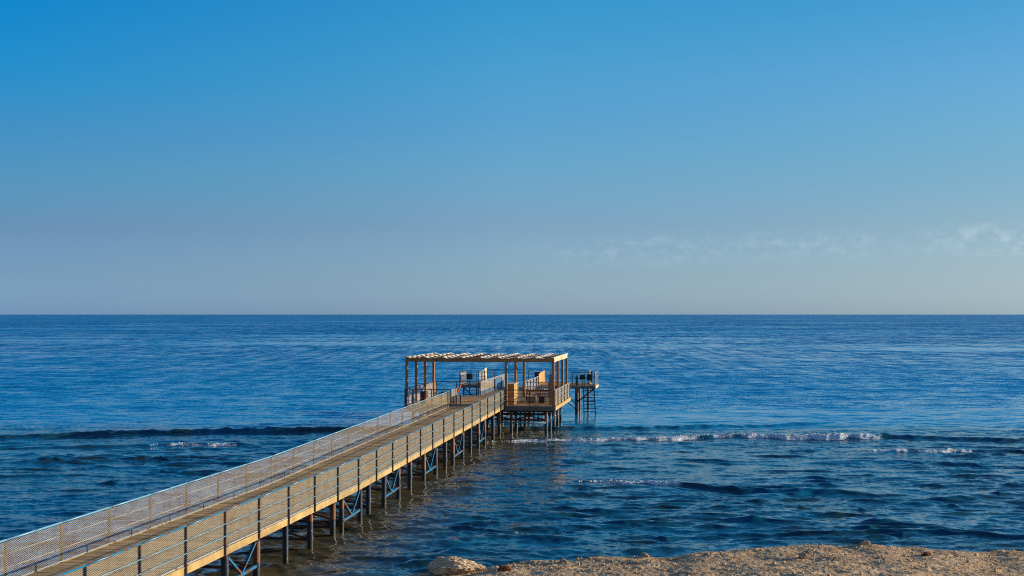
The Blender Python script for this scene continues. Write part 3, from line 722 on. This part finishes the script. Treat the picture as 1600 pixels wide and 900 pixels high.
# ---------------------------------------------------------------- far walkway and T-shaped bathing platform
ZW = ZP
fw = thing('walkway', 'short wooden walkway leading from the pergola platform to the far bathing platform', 'walkway', tuple(pf(-1.7, 11, -ZP)))
mb = MB(); b_ = B1+0.06
FE = 24.0
while b_ < FE:
    mb.beam(pf(-3.38, b_+.066, -0.018), pf(-0.02, b_+.066, -0.018), .132, .035); b_ += .145
mb.build('deck', M_deck, fw)
for a in (-3.43, 0.03):
    mb = MB(); mb.beam(pf(a, B1+.08, -.12), pf(a, FE, -.12), .05, .22); mb.build('fascia_board', M_fascia, fw)
for b2 in (12.6, 15.2, 18.0, 21.0, 23.6):
    mb = MB(); mb.beam(pf(-3.3, b2, -.30), pf(-.1, b2, -.30), .14, .16); mb.build('cross_beam', M_under, fw)
    for a in (-3.2, -.2):
        p = pf(a, b2); mb = MB(); mb.tube((p.x, p.y, -1.5), (p.x, p.y, ZP-.38), .1, n=12); mb.build('pile', M_pile, fw, origin=(p.x, p.y, 0))
railing('sunlit mesh railing on the left side of the short far walkway', [pf(-3.38, b2) for b2 in (10.45, 12.6, 14.8, 17.0, 19.2, 21.4, 23.8)], side=-1, railm=M_railgrey, mm=M_mesh2)
railing('mesh railing on the far walkway, right side, ending at an orange wooden panel', [pf(0.0, b2) for b2 in (10.45, 12.4, 14.3, 16.2, 18.1, 19.3)], side=1, railm=M_railgrey, mm=M_mesh2)
# blue framed opening in the left railing
gb = thing('gate', 'blue steel framed gate leaning inside the left railing of the far walkway', 'gate', tuple(pf(-3.2, 18.0)))
mb = MB()
p0, p1 = 17.0, 20.6
for b2 in (p0, p1): mb.beam(pf(-3.28, b2, .02), pf(-3.28, b2, .92), .07, .07)
for z in (.05, .9): mb.beam(pf(-3.28, p0+.04, z), pf(-3.28, p1-.04, z), .07, .09)
mb.build('frame', M_skin, gb)
mb = MB(); mb.beam(pf(-3.29, p0+.05, .48), pf(-3.29, p1-.05, .48), .012, .78); mb.build('sheet', simple('blue_sheet', (0.05, 0.16, 0.30), .4), gb)

# far platform: left and right wings at about 19 m behind the pergola front
ZF = 2.30; BF = 18.9; BR = 23.6
def ff(a, b_, z=0.0): return pf(a, b_, z, zb=ZF)
AL, AR = -6.55, 4.74
fp = thing('platform', 'narrow T-shaped bathing platform on stilts beyond the pergola, with left and right wings', 'platform', tuple(ff(-1, BF, -ZF)))
mb = MB()
for (a0, a1, bb0, bb1) in ((AL, -3.5, BF, BF+3.0), (0.12, AR, BF, BF+3.0), (0.12, 4.1, BF+3.02, BR)):
    b_ = bb0
    while b_ < bb1-.05:
        mb.beam(ff(a0, b_+.066, -.018), ff(a1, b_+.066, -.018), .132, .035); b_ += .145
mb.build('deck', M_deck, fp)
for p, q, m in (((AL, BF-.03), (-3.5, BF-.03), M_greywood), ((.12, BF-.03), (AR, BF-.03), M_greywood), ((AR+.03, BF-.03), (AR+.03, BF+3), M_pale), ((AL-.03, BF), (AL-.03, BF+3), M_greywood)):  # right end board is paler, its sunlit look put into the colour
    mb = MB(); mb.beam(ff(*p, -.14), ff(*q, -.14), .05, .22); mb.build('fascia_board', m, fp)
for a, b2, r in ((-6.25, BF+.15, .07), (-5.15, BF+.2, .06), (-6.2, BF+2.8, .06), (-4.9, BF+2.7, .06), (3.22, BF+.15, .155), (3.2, BF+2.8, .1), (1.0, BF+2.5, .1), (1.0, BF+.4, .1), (3.8, BR-.3, .1)):
    p = ff(a, b2); mb = MB(); mb.tube((p.x, p.y, -1.5), (p.x, p.y, ZF-.04), r, n=14); mb.build('pile', M_under if r < .1 else M_pile, fp, origin=(p.x, p.y, 0))
def br(a0, b0, z0, a1, b1, z1, w=.08, m=M_under):
    mb = MB(); mb.beam(pf(a0, b0, z0, zb=0), pf(a1, b1, z1, zb=0), w, w); mb.build('brace', m, fp)
br(-6.2, BF+.25, ZF-.3, -4.95, BF+.25, .9); br(-6.2, BF+.35, 1.45, -5.1, BF+.35, 1.45, .06)
br(3.35, BF+.05, 1.0, 4.68, BF+.05, ZF-.2, .12)
br(3.15, BF+.05, .35, 1.7, BF-.3, 1.55, .07); br(3.15, BF+.2, .75, 2.3, BF-.1, 1.55, .07)
railing('dark open railing on the front of the left wing of the far bathing platform', [ff(a, BF) for a in (AL+.03, -5.1, -3.6)], mesh=False, mids=(.36, .72), side=1, **dark)
railing('dark open railing on the front of the far right wing, over the bathing ladder', [ff(a, BF) for a in (2.9, 3.9, AR-.02)], mesh=False, mids=(.36, .72), side=1, **dark)
railing('pale mesh railing on the right end of the far bathing platform', [ff(AR, BF+b2) for b2 in (.02, 1.4, 2.9)], side=1, railm=M_railgrey, postm=M_railgrey, mm=M_mesh2)
railing('mesh railing on the left end of the far bathing platform', [ff(AL, BF+b2) for b2 in (.02, 1.4, 2.9)], side=-1, railm=M_black, mm=M_mesh2)
railing('mesh railing dividing the left wing from the middle of the far platform', [ff(-5.0+.1*0, BF+b2) for b2 in (.4, 1.9, 3.3)], side=1, railm=M_railgrey, mm=M_mesh2)
railing('mesh railing dividing the middle of the far platform from its right wing', [ff(4.05, BF+b2) for b2 in (2.0, 3.3, 4.6)], side=1, railm=M_railgrey, mm=M_mesh2)
railing('long dark open railing along the seaward back edge of the far bathing platform', [ff(a, BR) for a in (-5.2, -3.4, -1.4, .5, 2.3, 4.1)], mesh=False, mids=(.36, .72), side=1, **dark)

# ladder down to the water
ld = thing('ladder', 'dark steel bathing ladder down from the right wing into the sea', 'ladder', tuple(pf(4.5, BF-.1, zb=0)))
for a, sgn in ((3.78, 0), (4.66, 1)):
    mb = MB(); mb.beam(pf(a, BF-.10, ZF-.1, zb=0), pf(a+(.10 if sgn == 0 else .17), BF-.32, -.6, zb=0), .08, .08); mb.build('side_rail', M_black, ld)
for k in range(8):
    z = ZF-.38-k*.29; f = (ZF-.1-z)/(ZF+.5)
    mb = MB(); mb.tube(pf(3.78+.10*f, BF-.10-.22*f, z, zb=0), pf(4.66+.17*f, BF-.10-.22*f, z, zb=0), .028 if k != 3 else .05, n=8); mb.build('rung', M_black, ld)

# wooden panels and small things standing about
def planks(a, b0, b1, z0, z1, z2, m, name, label, cat, f=pf, n=8):
    t = thing(name, label, cat, tuple(f(a, b0)))
    mb = MB(); w = (b1-b0)/n
    for k in range(n):
        s0 = k/n; h = z1 + (z2-z1)*s0
        c0, c1 = b0+k*w+.006, b0+(k+1)*w-.006
        mb.hexa([f(a-.02, c0, z0), f(a+.02, c0, z0), f(a+.02, c1, z0), f(a-.02, c1, z0), f(a-.02, c0, h), f(a+.02, c0, h), f(a+.02, c1, h), f(a-.02, c1, h)])
    mb.build('boards', m, t)
    mb = MB(); mb.beam(f(a-.05, b0, (z0+.15)), f(a-.05, b1, (z0+.15)), .04, .09); mb.beam(f(a-.05, b0, z1-.2), f(a-.05, b1, z1-.2), .04, .09); mb.build('batten', m, t)
    return t
planks(0.02, 19.35, 23.6, 0.02, 1.30, 1.42, M_orange, 'wood_screen', 'tall orange wooden board screen lit by the sun on the far walkway', 'screen')
planks(-5.05, BF+3.4, BF+4.6, 0.02, 1.2, 1.30, M_pale, 'wood_screen', 'pale wooden screen at the left rear corner of the far bathing platform', 'screen', f=ff, n=3)

def cuboid(name, label, cat, f, a0, a1, b0, b1, z0, z1, m, lid=None, grp=None, m_side=None):
    t = thing(name, label, cat, tuple(f((a0+a1)/2, (b0+b1)/2, z0)), grp)
    mb = MB(); mb.hexa([f(a0, b0, z0), f(a1, b0, z0), f(a1, b1, z0), f(a0, b1, z0), f(a0, b0, z1), f(a1, b0, z1), f(a1, b1, z1), f(a0, b1, z1)])
    mb.build('body', m, t, bevel=.015)
    if lid:
        e = .025; mb = MB(); mb.hexa([f(a0-e, b0-e, z1+.002), f(a1+e, b0-e, z1+.002), f(a1+e, b1+e, z1+.002), f(a0-e, b1+e, z1+.002),
                                       f(a0-e, b0-e, z1+.05), f(a1+e, b0-e, z1+.05), f(a1+e, b1+e, z1+.05), f(a0-e, b1+e, z1+.05)])
        mb.build('lid', lid, t, bevel=.01)
    return t
# tall plank counter at the front of the right bay
bar = thing('counter', 'tall plank counter box with a bright sunlit side, beside the middle pergola post', 'counter', tuple(pf(.5, 1.2)))
mb = MB()
for k in range(10):
    z0 = .02+k*.14; mb.hexa([pf(.16, .5, z0), pf(.62, .5, z0), pf(.62, .55, z0), pf(.16, .55, z0), pf(.16, .5, z0+.132), pf(.62, .5, z0+.132), pf(.62, .55, z0+.132), pf(.16, .55, z0+.132)])
mb.build('front', M_bench, bar)
mb = MB()
for k in range(10):
    z0 = .02+k*.14; mb.hexa([pf(.625, .5, z0), pf(.66, .5, z0), pf(.66, 2.5, z0), pf(.625, 2.5, z0), pf(.625, .5, z0+.136), pf(.66, .5, z0+.136), pf(.66, 2.5, z0+.136), pf(.625, 2.5, z0+.136)])
mb.build('side', M_fascia, bar)  # yellower than the front: sunlight on this side is painted into the wood
mb = MB(); mb.hexa([pf(.16, .56, .02), pf(.615, .56, .02), pf(.615, 2.5, .02), pf(.16, 2.5, .02), pf(.16, .56, 1.41), pf(.615, .56, 1.41), pf(.615, 2.5, 1.41), pf(.16, 2.5, 1.41)]); mb.build('carcass', M_bench, bar)
mb = MB(); mb.hexa([pf(.12, .46, 1.425), pf(.70, .46, 1.425), pf(.70, 2.54, 1.425), pf(.12, 2.54, 1.425), pf(.12, .46, 1.47), pf(.70, .46, 1.47), pf(.70, 2.54, 1.47), pf(.12, 2.54, 1.47)]); mb.build('counter_top', M_pale, bar)

def bench(a0, a1, b0, label, framem):
    t = thing('bench', label, 'bench', tuple(pf((a0+a1)/2, b0)), 'slatted benches in the right bay of the pergola')
    mb = MB()
    for k in range(5): mb.beam(pf(a0, b0, .40+k*.105), pf(a1, b0, .40+k*.105), .028, .085)
    mb.build('backrest', M_bench, t)
    mb = MB()
    for k in range(4): mb.beam(pf(a0, b0+.1+k*.11, .38), pf(a1, b0+.1+k*.11, .38), .09, .03)
    mb.build('seat', M_bench, t)
    for a in (a0+.04, a1-.04):
        for bb, h in ((b0+.035, .90), (b0+.46, .36)):
            mb = MB(); mb.beam(pf(a, bb, .02), pf(a, bb, h), .05, .04); mb.build('leg', framem, t)
        mb = MB(); mb.beam(pf(a, b0+.03, .58), pf(a, b0+.48, .58), .05, .035); mb.build('armrest', framem, t)
    return t
bench(.98, 2.05, 4.2, 'dark framed slatted wooden bench seen from behind, left of the white framed one', M_black)
bench(2.10, 3.15, 4.2, 'white framed slatted wooden bench seen from behind, by the right pergola posts', M_white)
def white_bed(a0, a1, b0, label):
    t = thing('sun_lounger', label, 'sun lounger', tuple(pf((a0+a1)/2, b0)), 'white slatted loungers at the back rail')
    for k, z in enumerate((.52, .66, .80)):
        mb = MB()
        n = 4; w = (a1-a0)/n
        for i in range(n): mb.beam(pf(a0+i*w+.03, b0+k*.05, z), pf(a0+(i+1)*w-.03, b0+k*.05, z), .03, .07)
        mb.build('slat', M_white, t)
    for a in (a0, a1):
        mb = MB(); mb.beam(pf(a, b0+.09, .02), pf(a, b0+.17, .86), .05, .05); mb.build('leg', M_white, t)
    mb = MB(); mb.beam(pf(a0, b0+.5, .34), pf(a1, b0+.5, .34), .8, .04); mb.build('seat', M_white, t)
    mb = MB(); mb.beam(pf(a0+.05, b0+.85, .02), pf(a0+.05, b0+.85, .32), .05, .05); mb.beam(pf(a1-.05, b0+.85, .02), pf(a1-.05, b0+.85, .32), .05, .05); mb.build('leg', M_white, t)
white_bed(.55, 1.45, 8.9, 'white slatted lounger with raised back, left one at the back railing')
white_bed(1.6, 2.45, 8.9, 'white slatted lounger with raised back, right one at the back railing')
cuboid('box', 'dark squat box on the deck under the white framed bench', 'box', pf, 2.1, 2.5, 2.5, 2.9, .02, .42, M_blackbox, M_blackbox)
cuboid('crate', 'grey wooden crate on the deck beside the plank counter', 'crate', pf, 1.25, 1.85, 2.9, 3.3, .02, .42, M_greywood, M_pale)
pst = thing('wooden_post', 'short dark wooden post beside the front right pergola post', 'post', tuple(pf(3.12, .9)))
mb = MB(); mb.beam(pf(3.12, .9, .02), pf(3.12, .9, 2.05), .2, .16, up=E2); mb.build('shaft', M_perg, pst, bevel=.01)
mb = MB(); mb.beam(pf(3.12, .9, 2.052), pf(3.12, .9, 2.09), .24, .2, up=E2); mb.build('cap', M_perg, pst)

# left bay: barrel, folding chair with a red back
br_ = thing('barrel', 'dark rusty barrel behind the front left railing of the pergola platform', 'barrel', tuple(pf(-5.75, 1.1)))
mb = MB(); n = 20
c = pf(-5.75, 1.1); prof = [(0, .235), (.03, .27), (.27, .275), (.29, .29), (.31, .275), (.55, .275), (.57, .29), (.59, .275), (.82, .27), (.86, .25)]
for (z0, r0), (z1, r1) in zip(prof[:-1], prof[1:]): mb.tube(c+Vector((0, 0, z0)), c+Vector((0, 0, z1)), r0, r1, n=n, caps=False)
mb.build('drum', M_rust, br_, smooth=True)
mb = MB(); mb.tube(c+Vector((0, 0, .84)), c+Vector((0, 0, .862)), .248, n=n); mb.build('lid', M_rust, br_)
mb = MB(); mb.tube(c+Vector((0, 0, .36)), c+Vector((0, 0, .50)), .279, n=n, caps=False); mb.build('painted_band', M_redstrip, br_, smooth=True)

ch = thing('deck_chair', 'folding deck chair with a red back, tilted behind the left walkway railing', 'deck chair', tuple(pf(-4.2, 3.2)))
mb = MB(); mb.hexa([pf(-4.28, 2.9, .42), pf(-3.86, 2.9, .44), pf(-3.86, 3.5, .44), pf(-4.28, 3.5, .42), pf(-4.28, 2.9, .47), pf(-3.86, 2.9, .49), pf(-3.86, 3.5, .49), pf(-4.28, 3.5, .47)]); mb.build('seat', M_blackbox, ch)
mb = MB(); mb.hexa([pf(-3.86, 2.9, .5), pf(-3.80, 2.9, .5), pf(-3.80, 3.5, .5), pf(-3.86, 3.5, .5), pf(-3.58, 2.9, 1.22), pf(-3.50, 2.9, 1.20), pf(-3.50, 3.5, 1.20), pf(-3.58, 3.5, 1.22)]); mb.build('backrest', M_red, ch, bevel=.015)
for bb in (2.92, 3.48):
    mb = MB(); mb.beam(pf(-4.3, bb, .02), pf(-3.82, bb, .6), .035, .035); mb.build('leg', M_white, ch)
    mb = MB(); mb.beam(pf(-3.75, bb+.04, .02), pf(-4.25, bb+.04, .45), .035, .035); mb.build('leg', M_white, ch)
tb = thing('table', 'low dark table with a white cloth beside the red backed deck chair', 'table', tuple(pf(-5.0, 3.3)))
mb = MB(); mb.hexa([pf(-5.1, 2.9, .62), pf(-4.5, 2.9, .62), pf(-4.5, 3.6, .62), pf(-5.1, 3.6, .62), pf(-5.1, 2.9, .66), pf(-4.5, 2.9, .66), pf(-4.5, 3.6, .66), pf(-5.1, 3.6, .66)]); mb.build('tabletop', M_blackbox, tb)
for a in (-5.05, -4.55):
    for bb in (2.95, 3.55):
        mb = MB(); mb.beam(pf(a, bb, .02), pf(a, bb, .618), .05, .05); mb.build('leg', M_blackbox, tb)
tw = MB()
vs = [pf(-4.95+.35*i/6, 3.0+.4*j/4, .70+.05*math.sin(i*1.3+j)+.05*(1-abs(i-3)/3)) for i in range(7) for j in range(5)]
tw._add(vs, [(i*5+j, (i+1)*5+j, (i+1)*5+j+1, i*5+j+1) for i in range(6) for j in range(4)])
o = tw.build('towel', M_net, None, smooth=True); so = o.modifiers.new('t', 'SOLIDIFY'); so.thickness = .02
tag(o, 'crumpled white towel on the low dark table', 'towel')
bl = thing('bollard', 'short dark blue steel bollard at the inner end of the open gate', 'bollard', tuple(pf(-3.25, 1.4)))
mb = MB(); mb.beam(pf(-3.22, 1.3, .0), pf(-3.22, 1.3, .62), .09, .09); mb.build('shaft', M_under, bl, bevel=.01)
mb = MB(); mb.beam(pf(-3.22, 1.3, .622), pf(-3.22, 1.3, .65), .12, .12); mb.build('cap', M_under, bl)

# black boxes hung on the far railings
cuboid('speaker', 'black loudspeaker box on the railing of the left wing of the far platform', 'loudspeaker', ff, -6.05, -5.58, BF+.35, BF+.7, .42, .92, M_blackbox, None)
cuboid('speaker', 'black loudspeaker box on the right wing, nearest the right end railing', 'loudspeaker', ff, 4.03, 4.48, BF+.35, BF+.7, .40, .92, M_blackbox, None)
for a0, lab in ((-6.0, 'black steel stand under the loudspeaker of the left wing'), (4.08, 'black steel stand under the loudspeaker nearest the right end'), (3.44, 'black steel stand left of the dividing mesh railing on the right wing')):
    st = thing('stand', lab, 'stand', tuple(ff(a0+.18, BF+.5)))
    mb = MB(); mb.tube(ff(a0+.18, BF+.52+(.42 if a0 == 3.44 else 0), .03), ff(a0+.18, BF+.52+(.42 if a0 == 3.44 else 0), .398), .025, n=8); mb.build('pole', M_black, st)
    mb = MB(); _b = BF+.52+(.42 if a0 == 3.44 else 0); mb.tube(ff(a0+.18, _b, .002), ff(a0+.18, _b, .03), .15, n=16); mb.build('foot', M_black, st)
cuboid('speaker', 'black loudspeaker box left of the dividing mesh railing on the right wing', 'loudspeaker', ff, 3.40, 3.85, BF+.8, BF+1.1, .45, .85, M_blackbox, None)
cuboid('box', 'black box standing behind the top edge of the orange screen', 'box', ff, -.62, -.14, 21.6, 22.2, .02, .92, M_rust, M_rust)
gc = thing('gas_bottle', 'slim dark green gas bottle over the thick pile of the right wing', 'gas bottle', tuple(ff(3.18, BF+.35)))
mb = MB(); c = ff(3.2, BF+.35)
for (z0, r0), (z1, r1) in zip([(.0, .1), (.02, .11), (.68, .11), (.76, .07)][:-1], [(.02, .11), (.68, .11), (.76, .07)]): mb.tube(c+Vector((0, 0, z0)), c+Vector((0, 0, z1)), r0, r1, n=14)
mb.build('body', M_green, gc, smooth=True)
mb = MB(); mb.tube(c+Vector((0, 0, .762)), c+Vector((0, 0, .86)), .03, n=8); mb.tube(c+Vector((-.06, 0, .83)), c+Vector((.06, 0, .83)), .015, n=8); mb.build('valve', M_black, gc)

# ================================================================== rocks on the beach
def rock(name, label, loc, size, m, seed, lobes=None, sub=5, rough=.22, group=None):
    import bmesh
    bm = bmesh.new(); bmesh.ops.create_icosphere(bm, subdivisions=sub, radius=1)
    for v in bm.verts:
        p = v.co.copy(); q = p*1.3 + Vector((seed*7.1, seed*3.3, 0))
        n1 = mn.fractal(q, 0.9, 2.1, 6); n2 = mn.turbulence(q*2.4, 5, True)
        r = 1 + rough*n1*1.3 - rough*1.0*(n2-.5)
        c = mn.cell(q*2.2)
        r += 0.05*c
        w = p*r
        if lobes: w.z *= lobes(p.x)
        if w.z < -0.35: w.z = -0.35 + (w.z+.35)*.3
        v.co = Vector((w.x*size[0], w.y*size[1], w.z*size[2]))
    me = bpy.data.meshes.new(name); bm.to_mesh(me); bm.free(); me.materials.append(m)
    ob = bpy.data.objects.new(name, me); COL.objects.link(ob); ob.location = loc
    tag(ob, label, 'rock', group); return ob
def rockmat(name, c1, c2, c3):
    m, t, b = mat(name)
    n = noise(t, coords(t), 3.2, 8, .7); n2 = noise(t, coords(t), 14, 5, .7)
    c = mixc(t, ramp(t, n, [(.36, 0.0), (.60, 1.0)]), c1, c2)
    c = mixc(t, ramp(t, n2, [(.30, 1.0), (.46, 0.0)]), c, c3)
    t.links.new(c, b.inputs['Base Color']); b.inputs['Roughness'].default_value = .92
    bump(t, b, n2, 1.0, .04); return m
M_lime = rockmat('coral_limestone', (0.50, 0.32, 0.17), (0.74, 0.56, 0.37), (0.17, 0.10, 0.05))
M_brown = rockmat('rust_brown_rock', (0.12, 0.035, 0.014), (0.26, 0.085, 0.03), (0.03, 0.012, 0.008))
M_tan = rockmat('tan_rock', (0.34, 0.22, 0.13), (0.52, 0.38, 0.25), (0.15, 0.09, 0.05))
def ground(x, y): return float(sand_h(np.array([x]), np.array([y]))[0])
x, y = -1.76, 39.75
rock('boulder', 'big pale pitted limestone boulder at the water edge, bottom centre', (x+.02, y, .27), (.84, .55, .31), M_lime, 1.0, lobes=lambda t: 1.0 if t < .1 else max(.62, 1-.55*(t-.1)), rough=.20)
small = [(-.22, 38.9, .18, .10, M_brown, 'reddish brown rock at the bottom edge, right of the big boulder'),
         (-.62, 39.0, .12, .09, M_lime, 'small pale stone between the big boulder and the reddish brown rock'),
         (8.72, 38.2, .15, .12, M_tan, 'tan stone low on the beach with a lit right face, bottom right'),
         (9.05, 39.0, .10, .08, M_tan, 'small tan stone just behind the lit one on the lower beach'),
         (11.05, 40.0, .15, .10, M_tan, 'tan stone breaking the top line of the beach at its highest point'),
         (4.15, 39.95, .13, .09, M_tan, 'tan stone on the rim of the beach where it starts to drop to the left'),
         (5.1, 39.95, .10, .08, M_lime, 'small pale stone on the rim of the beach, right of the first tan one'),
         (1.6, 39.8, .12, .08, M_tan, 'flat tan stone on the narrow left tongue of the beach'),
         (12.5, 38.6, .12, .09, M_brown, 'dark brown stone half sunk in the gravel on the right of the beach')]
for i, (x, y, s, h, m, lab) in enumerate(small):
    rock('rock', lab, (x, y, ground(x, y)+h*.25), (s, s*.8, h), m, 2.0+i*1.7, sub=4, rough=.35)

# ================================================================== foam thrown up by the breaking crest
def build_spray():
    r = np.random.default_rng(11); base = np.array(ICO); P = []
    for pts, amp, hw, foam, env in RIDGES:
        for a, b_, st in foam:
            if st < .45: continue
            Q = np.array([plan(x, y) for x, y in pts]); xs, ys = Q[:, 0], Q[:, 1]
            n = int((xs[-1]-xs[0])*(b_-a)*60*max(0, st-.5))
            t = a + (b_-a)*r.random(n); X = xs[0] + t*(xs[-1]-xs[0])
            clump = .5+.5*np.sin(X*2.1)*np.sin(X*.83+1)
            keep = r.random(n) < .25+.75*clump; X = X[keep]; n = len(X)
            wig = 0.25*np.sin(X*0.9+1.3) + 0.10*np.sin(X*5.1+.7)
            Y = np.interp(X, xs, ys) + wig*min(1, hw) + (0.45*np.sin(X*.37+2)*np.sin(X*.13) if hw > .6 else 0) - abs(r.normal(0, .28, n))*hw
            Z, _ = ridge_fields(X, Y); Z = Z + waves(X, Y)
            P.append(np.stack([X, Y, Z + abs(r.normal(0, .035, n)), 0.012+.035*r.random(n)**2], -1))
    P = np.concatenate(P); n = len(P)
    V = base[None]*P[:, 3][:, None, None]*r.uniform(.6, 1.4, (n, 12, 1))*np.array([1.5, 1, .8]) + P[:, None, :3]
    Fc = (np.array(IF)[None] + 12*np.arange(n)[:, None, None]).reshape(-1, 3).astype(np.int32)
    me = bpy.data.meshes.new('sea_foam'); me.vertices.add(n*12); me.vertices.foreach_set('co', V.astype(np.float32).ravel())
    me.loops.add(Fc.size); me.loops.foreach_set('vertex_index', Fc.ravel()); me.polygons.add(len(Fc))
    me.polygons.foreach_set('loop_start', np.arange(0, Fc.size, 3, dtype=np.int32))
    me.polygons.foreach_set('use_smooth', np.ones(len(Fc), bool)); me.update(calc_edges=True)
    me.materials.append(simple('foam', (0.80, 0.82, 0.84), .8, .05))
    ob = bpy.data.objects.new('sea_foam', me); COL.objects.link(ob)
    tag(ob, 'white foam tumbling along the crests of the breaking waves', 'foam', kind='stuff')
build_spray()
for o in bpy.data.objects:
    if '_w' in o: del o['_w']
